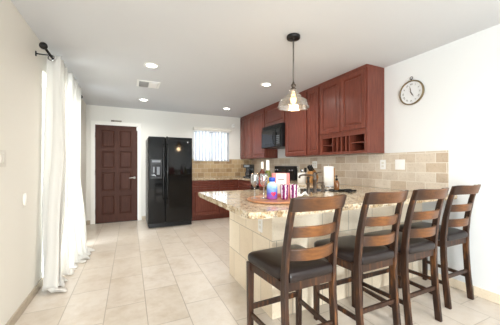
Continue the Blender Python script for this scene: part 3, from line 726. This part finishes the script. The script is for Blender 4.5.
# ---------------------------------------------------------------- stools
def make_stool(label):
    t = thing('bar_stool', label, 'bar stool', group='ladder-back bar stools at the breakfast bar')
    hw = 0.215; rw = 0.192
    def post_y(z):
        P = [(0, -0.215), (0.25, -0.190), (0.45, -0.178), (0.60, -0.178), (0.75, -0.192), (0.90, -0.222), (1.04, -0.262)]
        for (a, ya), (b_, yb) in zip(P, P[1:]):
            if z <= b_: return ya+(yb-ya)*(z-a)/(b_-a)
        return P[-1][1]
    for s in (-1, 1):
        secs = []
        for k in range(25):
            z = 0.001+1.030*k/24; y = post_y(z)
            xc = s*(rw-0.016-0.006*max(0, (z-0.6)/0.4)); d = 0.022 if z < 0.65 else 0.022-0.007*(z-0.65)/0.4; wx = 0.015
            secs.append([(xc-wx, y-d, z), (xc+wx, y-d, z), (xc+wx, y+d, z), (xc-wx, y+d, z)])
        o = MB().sweep(secs).build('rear_post', M_stool_leg, t)
        bv = o.modifiers.new('edge', 'BEVEL'); bv.width = 0.005; bv.segments = 2; bv.limit_method = 'ANGLE'; bv.angle_limit = math.radians(50)
    for s in (-1, 1):
        xc = s*(hw-0.012); secs = []
        for k in range(9):
            z = 0.001+0.549*k/8; tp = 0.021-0.004*(1-z/0.55); yc = 0.195
            secs.append([(xc-tp, yc-tp, z), (xc+tp, yc-tp, z), (xc+tp, yc+tp, z), (xc-tp, yc+tp, z)])
        o = MB().sweep(secs).build('leg', M_stool_leg, t)
        bv = o.modifiers.new('edge', 'BEVEL'); bv.width = 0.004; bv.segments = 2; bv.limit_method = 'ANGLE'; bv.angle_limit = math.radians(50)
    # apron
    MB().box(-hw+0.03, hw-0.03, 0.185, 0.208, 0.50, 0.552, 0.003).box(-rw+0.03, rw-0.03, -0.190, -0.168, 0.50, 0.552, 0.003).sweep([[(-xa-0.010, y, 0.50), (-xa+0.010, y, 0.50), (-xa+0.010, y, 0.552), (-xa-0.010, y, 0.552)] for y, xa in ((-0.175, rw-0.016), (0.19, hw-0.014))]).sweep([[(xa-0.010, y, 0.50), (xa+0.010, y, 0.50), (xa+0.010, y, 0.552), (xa-0.010, y, 0.552)] for y, xa in ((-0.175, rw-0.016), (0.19, hw-0.014))]).build('apron', M_stool_leg, t)
    # cushion: wider at the front, crowned
    mb = MB(); N = 14; cols = []
    def sec(v, zoff, shrink):
        pass
    top = []; 
    outline = []
    for k in range(48):
        a = 2*PI*k/48; ca, sa = math.cos(a), math.sin(a); e = 0.22
        px = math.copysign(abs(ca)**(e), ca); py = math.copysign(abs(sa)**(e), sa)
        outline.append((px, py))
    def ring(f, z):
        r_ = []
        for px, py in outline:
            y = 0.015+py*0.220*f; wx = (0.208+0.018*py)*f
            x = px*wx
            # notch the cushion between the rear posts
            if y < -0.135 and abs(x) > rw-0.036: x = math.copysign(rw-0.036, x)
            zz = z
            r_.append((x, y, zz))
        return r_
    rings = [ring(0.97, 0.553), ring(1.0, 0.562), ring(1.0, 0.584), ring(0.985, 0.597), ring(0.93, 0.608), ring(0.75, 0.617), ring(0.45, 0.621), ring(0.15, 0.622)]
    mb.sweep(rings, smooth=True); mb.build('seat', M_leather, t)
    # slats, bowed backwards
    def slat(name, z0, z1, arch, th=0.010):
        secs = []
        for k in range(17):
            u = -1+2*k/16; x = u*(rw-0.026); bow = -0.055*(1-u*u)
            zt_ = z1+arch*(1-u*u); zb = z0+arch*0.6*(1-u*u); y0_ = post_y(z0)+bow; y1_ = post_y(z1)+bow
            secs.append([(x, y0_-th, zb), (x, y0_+th, zb), (x, y1_+th, zt_), (x, y1_-th, zt_)])
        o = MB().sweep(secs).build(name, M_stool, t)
        bv = o.modifiers.new('edge', 'BEVEL'); bv.width = 0.004; bv.segments = 2; bv.limit_method = 'ANGLE'; bv.angle_limit = math.radians(50)
    slat('slat', 0.676, 0.742, 0.004); slat('slat', 0.808, 0.870, 0.004)
    # crest rail wraps over the posts
    secs = []
    for k in range(21):
        u = -1+2*k/20; x = u*(rw-0.003); bow = -0.055*(1-u*u); th = 0.013
        zt_ = 1.042-0.006*(1-u*u)-0.010*u**8; zb = 0.956+0.006*(1-u*u); y0_ = post_y(0.94)+bow-0.012; y1_ = post_y(1.02)+bow-0.012
        secs.append([(x, y0_-th, zb), (x, y0_+th, zb), (x, y1_+th, zt_), (x, y1_-th, zt_)])
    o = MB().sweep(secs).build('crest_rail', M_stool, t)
    bv = o.modifiers.new('edge', 'BEVEL'); bv.width = 0.006; bv.segments = 2; bv.limit_method = 'ANGLE'; bv.angle_limit = math.radians(50)
    # stretchers
    for s in (-1, 1):
        MB().sweep([[(s*xa-0.008, y, 0.185), (s*xa+0.008, y, 0.185), (s*xa+0.008, y, 0.213), (s*xa-0.008, y, 0.213)] for y, xa in ((-0.19, rw-0.016), (0.185, hw-0.014))]).build('stretcher', M_stool_leg, t)
    MB().box(-hw+0.03, hw-0.03, 0.185, 0.205, 0.225, 0.260, 0.003).build('stretcher', M_stool_leg, t)
    MB().box(-rw+0.03, rw-0.03, -0.200, -0.182, 0.235, 0.265, 0.003).build('stretcher', M_stool_leg, t)
    return t
SP_ = [(0.945, 1.375, 0.02, 'ladder-back bar stool at the free left end of the bar, closest to camera'),
       (1.520, 1.385, 0.0, 'second ladder-back bar stool counting from the free left end of the bar'),
       (1.985, 1.378, 0.0, 'third ladder-back bar stool, just before the one beside the white wall'),
       (2.598, 1.445, 0.0, 'ladder-back bar stool standing right beside the white wall below the clock')]
st0 = make_stool(SP_[0][3]); st0.location = (SP_[0][0], SP_[0][1], 0); st0.rotation_euler.z = SP_[0][2]
for (x, y, a, lab) in SP_[1:]:
    c = copy_tree(st0); c.location = (x, y, 0); c.rotation_euler.z = a; c['label'] = lab

# ---------------------------------------------------------------- items on the counters
CT = 0.9155
tr = MB().lathe([(0, 0), (0.205, 0), (0.215, 0.004), (0.218, 0.014), (0.212, 0.018), (0.205, 0.014), (0, 0.013)], n=48).build('round_tray', M_traywood); tr.location = (1.06, 1.80, CT)
tag(tr, 'round reddish wooden tray at the left end of the breakfast bar', 'tray')
TZ = CT+0.0135
gp = [(0, 0), (0.034, 0), (0.034, 0.002), (0.007, 0.006), (0.0048, 0.012), (0.0048, 0.085), (0.010, 0.095), (0.026, 0.112), (0.034, 0.135), (0.036, 0.155), (0.033, 0.185), (0.030, 0.205)]
gin = [(0.0285, 0.205), (0.0315, 0.185), (0.0345, 0.155), (0.032, 0.135), (0.024, 0.115), (0, 0.100)]
def wineglass(loc, lab):
    t = thing('wine_glass', lab, 'glass', loc, group='wine glasses on the round tray')
    MB().lathe(gp[:6]+[(0, 0.085)], n=24).build('stem', M_shade2, t)
    MB().lathe(gp[5:]+gin, n=28).build('bowl', M_glass, t)
wineglass((0.935, 1.895, TZ), 'empty clear wine glass on the tray, left of its twin')
wineglass((1.005, 1.865, TZ), 'empty clear wine glass on the tray, next to the blue bottle')

# blue and pink plastic bottle
k = NT('blue_pink_wrap'); v_ = k.coord(); sp = k.new('ShaderNodeSeparateXYZ'); k.link(v_, sp.inputs[0])
nz = k.noise(v_, 30, 3); c1 = k.ramp(k.math('ADD', k.math('MULTIPLY', sp.outputs[2], 5.5), k.math('MULTIPLY', nz, 0.35)), [(0.2, rgb(170, 90, 170)), (0.42, rgb(96, 96, 200)), (0.6, rgb(110, 150, 220)), (0.8, rgb(170, 205, 236)), (1.0, rgb(215, 230, 240))])
k.link(c1, k.b.inputs['Base Color']); k.b.inputs['Roughness'].default_value = 0.15
bb = thing('water_bottle', 'blue and violet plastic bottle with blue cap and pink emblem on the tray', 'bottle', (1.045, 1.80, TZ), RR*0.15)
MB().lathe([(0, 0), (0.040, 0), (0.044, 0.005), (0.044, 0.100), (0.040, 0.118), (0.024, 0.134), (0.017, 0.140), (0.017, 0.150), (0, 0.150)], n=32).build('body', k.m, bb)
MB().lathe([(0.019, 0.143), (0.026, 0.143), (0.027, 0.170), (0.024, 0.176), (0, 0.176)], n=24).build('cap', plain('blue_cap', rgb(40, 84, 190), 0.3), bb)
hm = MB(); pts = []
for q in range(20):
    a = 2*PI*q/20; pts.append((0.0013*16*math.sin(a)**3, 0.0013*(13*math.cos(a)-5*math.cos(2*a)-2*math.cos(3*a)-math.cos(4*a))))
fv = [hm.bm.verts.new((x, -math.sqrt(0.0448**2-x*x), z+0.045)) for x, z in pts]; cen = hm.bm.verts.new((0, -0.0452, 0.045))
for i in range(20): hm.bm.faces.new((cen, fv[i], fv[(i+1) % 20]))
hm.build('emblem', plain('pink_emblem', rgb(214, 24, 70), 0.3), bb)

# pink and white box behind, purple tumblers in front
pb = thing('gift_box', 'upright pink and cream box standing at the back of the tray', 'box', (1.195, 1.91, TZ), -0.35)
MB().box(-0.075, 0.075, -0.025, 0.025, 0, 0.205, 0.002).build('carton', plain('salmon_carton', rgb(222, 120, 112), 0.5), pb)
MB().box(-0.045, 0.045, -0.0265, -0.0245, 0.03, 0.202).build('label_panel', plain('cream_label', rgb(238, 228, 210), 0.5), pb)
MB().box(-0.028, 0.028, -0.0275, -0.0263, 0.145, 0.153).build('print', plain('grey_print', rgb(120, 96, 90), 0.5), pb)
def tumbler_mat():
    k = NT('purple_white_pattern'); v = k.coord(); sp = k.new('ShaderNodeSeparateXYZ'); k.link(v, sp.inputs[0])
    ang = k.math('ARCTAN2', sp.outputs[1], sp.outputs[0]); s_ = k.math('SINE', k.math('MULTIPLY', ang, 6.0))
    nz = k.noise(v, 55, 3); f = k.math('ADD', k.math('MULTIPLY', s_, 0.3), nz)
    k.link(k.ramp(f, [(0.5, rgb(110, 24, 84)), (0.62, rgb(168, 56, 126)), (0.72, rgb(236, 220, 228))]), k.b.inputs['Base Color']); k.b.inputs['Roughness'].default_value = 0.2; return k.m
MT = tumbler_mat()
tp = [(0, 0), (0.027, 0), (0.030, 0.004), (0.033, 0.118), (0.031, 0.118), (0.028, 0.008), (0, 0.008)]
for (x, y, l) in ((1.128, 1.745, 'purple and white patterned tumbler beside the blue bottle'), (1.194, 1.715, 'purple and white patterned tumbler at the right side of the tray')):
    o = MB().lathe(tp, n=28).build('tumbler', MT); o.location = (x, y, TZ); tag(o, l, 'cup', 'patterned tumblers on the tray')
# floral mug
k = NT('floral_glaze'); v_ = k.coord(); nz = k.noise(v_, 45, 3); nz2 = k.noise(v_, 20, 2)
c1 = k.ramp(nz, [(0.36, rgb(70, 110, 60)), (0.44, rgb(240, 238, 230)), (0.58, rgb(240, 238, 230)), (0.66, rgb(206, 90, 130))])
k.link(c1, k.b.inputs['Base Color']); k.b.inputs['Roughness'].default_value = 0.2
mg = thing('mug', 'white floral mug between the tray and the faucet', 'mug', (1.345, 1.93, CT))
MB().lathe([(0, 0), (0.038, 0), (0.044, 0.010), (0.047, 0.110), (0.044, 0.110), (0.040, 0.012), (0, 0.010)], n=28).build('body', k.m, mg)
MB().tube([(0.040, 0, 0.075), (0.062, 0, 0.078), (0.070, 0, 0.05), (0.060, 0, 0.025), (0.040, 0, 0.022)], 0.005, 8).build('handle', M_ceramic, mg)
nk = MB(); 
g_ = [[nk.bm.verts.new((1.41+0.09*i/8-0.02*j/6, 1.90+0.11*j/6, CT+0.004+0.045*math.exp(-((i-4)/2.2)**2)*(0.6+0.4*math.cos(j)))) for i in range(9)] for j in range(7)]
for a, b_ in zip(g_, g_[1:]):
    for i in range(8): nk.bm.faces.new((a[i], a[i+1], b_[i+1], b_[i]))
o = nk.build('napkin', M_paper, smooth=True); o.modifiers.new('thickness', 'SOLIDIFY').thickness = 0.002
tag(o, 'crumpled white paper napkin beside the floral mug', 'napkin')

# wine bottles at far edge
def wine(loc, lab, glassm, capm, labm, s=1.0):
    t = thing('wine_bottle', lab, 'bottle', loc)
    MB().lathe([(0, 0), (0.035, 0), (0.037, 0.004), (0.037, 0.185), (0.030, 0.212), (0.016, 0.235), (0.0145, 0.262), (0, 0.262)], n=28).build('body', glassm, t)
    MB().lathe([(0.0155, 0.245), (0.016, 0.325), (0, 0.326)], n=20).build('capsule', capm, t)
    MB().lathe([(0.0375, 0.045), (0.038, 0.05), (0.038, 0.145), (0.0375, 0.15)], n=28).build('label', labm, t)
wine((1.385, 2.61, CT), 'wine bottle with a red label behind the wine glasses', plain('rose_glass', rgb(96, 52, 40), 0.08), plain('cream_capsule', rgb(236, 232, 222), 0.4), plain('red_label', rgb(176, 42, 40), 0.5))
wine((1.475, 2.64, CT), 'green wine bottle with a tall white capsule behind the blue bottle', plain('green_glass', rgb(96, 104, 40), 0.08), M_white, plain('yellow_label', rgb(214, 190, 70), 0.5))
# taller white sleeve
MB().lathe([(0.0175, 0.20), (0.020, 0.215), (0.019, 0.345), (0, 0.347)], n=20).build('sleeve', M_white, [o for o in bpy.data.objects if o.name.startswith('wine_bottle')][-1])

# bronze faucet set
fc = thing('faucet', 'antique bronze kitchen faucet with tall column standing on the bar', 'faucet', (1.745, 2.12, CT))
MB().lathe([(0, 0), (0.030, 0), (0.030, 0.006), (0.020, 0.014), (0.019, 0.03), (0.018, 0.12), (0.023, 0.128), (0.023, 0.145), (0.017, 0.152), (0.017, 0.19), (0.021, 0.20), (0.010, 0.215), (0, 0.218)], n=20).build('column', M_bronze, fc)
MB().tube([(0, 0, 0.178), (-0.03, 0.04, 0.184), (-0.07, 0.10, 0.184), (-0.09, 0.13, 0.178), (-0.095, 0.14, 0.150)], [0.012, 0.011, 0.010, 0.011, 0.012], 12).build('spout', M_bronze, fc)
MB().tube([(0.0, 0, 0.198), (0.03, -0.03, 0.212), (0.05, -0.045, 0.214)], [0.007, 0.006, 0.005], 8).build('lever', M_bronze, fc)
fh = thing('faucet_sprayer', 'bronze side sprayer with a dark nozzle left of the faucet', 'faucet sprayer', (1.645, 2.10, CT))
MB().lathe([(0, 0), (0.026, 0), (0.026, 0.006), (0.018, 0.014), (0.016, 0.04), (0.015, 0.09), (0.024, 0.10), (0.024, 0.108), (0, 0.11)], n=20).build('base', M_bronze, fh)
MB().lathe([(0, 0.108), (0.013, 0.108), (0.011, 0.14), (0.017, 0.158), (0.014, 0.172), (0, 0.175)], n=20).build('nozzle', M_black_matte, fh)
dsp = thing('soap_dispenser', 'short bronze soap dispenser with side spout right of the faucet', 'soap dispenser', (1.87, 2.14, CT))
MB().lathe([(0, 0), (0.028, 0), (0.028, 0.006), (0.018, 0.014), (0.016, 0.05), (0.022, 0.058), (0.022, 0.07), (0.012, 0.078), (0.010, 0.10), (0.014, 0.108), (0, 0.112)], n=20).build('base', M_bronze, dsp)
MB().tube([(0, 0, 0.095), (-0.03, 0.02, 0.102), (-0.055, 0.035, 0.092)], 0.006, 8).build('spout', M_bronze, dsp)
ag = MB().lathe([(0, 0), (0.020, 0), (0.020, 0.006), (0.013, 0.012), (0.013, 0.042), (0.016, 0.046), (0.015, 0.055), (0, 0.057)], n=20).build('air_gap', M_bronze); ag.location = (1.555, 2.08, CT)
tag(ag, 'short bronze cylinder cap on the counter right of the floral mug', 'air gap')

# black tray with amber bottle
o = MB().box(-0.14, 0.14, -0.05, 0.05, 0, 0.010, 0.003).box(-0.14, 0.14, -0.05, -0.044, 0.008, 0.018).box(-0.14, 0.14, 0.044, 0.05, 0.008, 0.018).build('black_tray', M_black); o.location = (2.13, 2.12, CT); o.rotation_euler.z = -0.25
tag(o, 'slim black rectangular tray under the amber bottle', 'tray')
ab = thing('soap_bottle', 'small amber glass bottle with black pump on the slim black tray', 'bottle', (2.055, 2.13, CT+0.0105))
MB().lathe([(0, 0), (0.026, 0), (0.028, 0.004), (0.028, 0.085), (0.022, 0.100), (0.012, 0.110), (0.012, 0.12), (0, 0.12)], n=24).build('body', plain('amber_glass', rgb(118, 76, 44), 0.12), ab)
MB().lathe([(0.0125, 0.11), (0.014, 0.11), (0.014, 0.130), (0.005, 0.132), (0.004, 0.150), (0.009, 0.152), (0.009, 0.164), (0, 0.165)], n=16).tube([(0, 0, 0.158), (-0.03, 0.0, 0.156)], 0.004, 8).build('pump', M_black, ab)
# small dish at right
o = MB().lathe([(0, 0), (0.03, 0), (0.045, 0.014), (0.043, 0.014), (0.028, 0.004), (0, 0.004)], n=24).build('small_dish', M_black); o.location = (2.10, 2.00, CT); tag(o, 'small dark round dish in front of the slim black tray', 'dish')

# paper towel roll
pt = thing('paper_towel_roll', 'white paper towel roll on an upright holder near the backsplash', 'paper towel', (2.37, 2.60, CT))
MB().lathe([(0, 0), (0.075, 0), (0.075, 0.010), (0, 0.012)], n=32).build('holder_base', M_steel, pt)
MB().lathe([(0, 0.010), (0.006, 0.010), (0.006, 0.285), (0.011, 0.29), (0, 0.30)], n=12).build('holder_post', M_steel, pt)
MB().lathe([(0.02, 0.013), (0.064, 0.013), (0.064, 0.272), (0.02, 0.272)], n=40).build('roll', M_paper, pt)
o = MB().box(-0.011, 0.011, -0.09, 0.09, 0, 0.25, 0.006).build('cutting_board', M_blockwood); o.location = (2.50, 2.72, CT+0.0); o.rotation_euler = (0, 0, 0.0)
tag(o, 'brown wooden cutting board on edge behind the paper towel roll', 'cutting board')

# crock with utensils, knife block, coffee maker, jar, on the wall counters
cr = MB().lathe([(0, 0), (0.062, 0), (0.066, 0.006), (0.066, 0.165), (0.061, 0.165), (0.060, 0.010), (0, 0.010)], n=32).build('utensil_crock', M_ceramic); cr.location = (2.53, 3.40, CT)
tag(cr, 'white ceramic crock holding utensils beside the range', 'crock')
def utensil(name, dx, dy, lean, kind, lab, h=0.19):
    t = thing(name, lab, 'utensil', (2.53+dx*0.4, 3.40+dy*0.4, CT+0.012), group='utensils in the white crock')
    e = Vector((dx, dy, h)); MB().tube([(0, 0, 0), e], 0.004, 8).build('handle', M_steel if kind != 'spat' else M_black, t)
    if kind == 'loop':
        for w_ in (0, PI/2): MB().tube([(e.x+0.022*math.sin(q)*math.cos(w_), e.y+0.022*math.sin(q)*math.sin(w_), e.z+0.036-0.036*math.cos(q)) for q in [2*PI*i/16 for i in range(16)]], 0.0018, 6, closed=True).build('wire_loop', M_steel, t)
    elif kind == 'ladle': MB().lathe([(0, 0), (0.020, 0.006), (0.030, 0.022), (0.028, 0.022), (0.018, 0.009), (0, 0.003)], (e.x, e.y, e.z), 20, Matrix.Rotation(PI/2, 3, 'X')).build('head', M_steel, t)
    else: MB().box(e.x-0.004, e.x+0.002, e.y-0.03, e.y+0.03, e.z, e.z+0.07, 0.002).build('head', M_black, t)
utensil('whisk', -0.02, 0.045, 0, 'loop', 'steel whisk in the white crock, left side')
utensil('ladle', -0.01, 0.0, 0, 'ladle', 'steel ladle standing in the middle of the white crock')
utensil('spatula', 0.02, -0.045, 0, 'spat', 'black spatula in the white crock, right side', 0.165)
kb = thing('knife_block', 'honey wooden knife block with black handled knives on the counter', 'knife block', (2.60, 3.24, CT), RR)
blk = MB(); blk.sweep([[(x, y, z) for (y, z) in ((-0.06, 0), (0.07, 0), (0.10, 0.10), (0.03, 0.215), (-0.03, 0.18))] for x in (-0.055, 0.055)]).build('block', M_blockwood, kb)
for i in range(4):
    for j in range(2):
        x = -0.038+i*0.025; y = 0.0+j*0.022-0.0; z = 0.188+j*0.018
        MB().tube([(x, y, z), (x, y-0.05-0.01*(i % 2), z+0.075+0.01*(i % 2))], [0.008, 0.009], 8).build('knife_handle', M_black, kb)
cm = thing('coffee_maker', 'black coffee maker on the counter in the far corner', 'coffee maker', (2.42, 5.22, CT), RR*0.55)
MB().box(-0.09, 0.09, -0.10, 0.12, 0, 0.035, 0.008).box(-0.09, 0.09, 0.04, 0.12, 0.03, 0.24, 0.008).box(-0.09, 0.09, -0.10, 0.12, 0.225, 0.30, 0.012).build('body', M_black, cm)
MB().box(-0.06, 0.06, -0.104, -0.099, 0.245, 0.285, 0.002).build('trim_panel', M_grey, cm)
car = MB().lathe([(0, 0.037), (0.055, 0.037), (0.066, 0.06), (0.066, 0.11), (0.045, 0.16), (0.045, 0.175), (0.042, 0.175), (0, 0.17)], (0, -0.03, 0), 24).build('carafe', plain('carafe_glass', rgb(62, 60, 62), 0.08), cm)
MB().tube([(0.045, -0.06, 0.16), (0.08, -0.09, 0.15), (0.08, -0.09, 0.08), (0.055, -0.06, 0.07)], 0.008, 8).build('handle', M_black, car)
o = MB().lathe([(0, 0), (0.045, 0), (0.048, 0.005), (0.048, 0.15), (0.04, 0.165), (0, 0.17)], n=24).build('canister', plain('plum_canister', rgb(84, 52, 62), 0.3)); o.location = (2.60, 4.92, CT)
tag(o, 'dark plum canister on the counter left of the range', 'canister')
o = MB().lathe([(0, 0), (0.04, 0), (0.045, 0.005), (0.045, 0.11), (0.03, 0.12), (0, 0.12)], n=24).build('jar', plain('tan_jar', rgb(150, 116, 84), 0.3)); o.location = (2.62, 5.14, CT)
tag(o, 'small tan jar on the counter beside the coffee maker', 'jar')
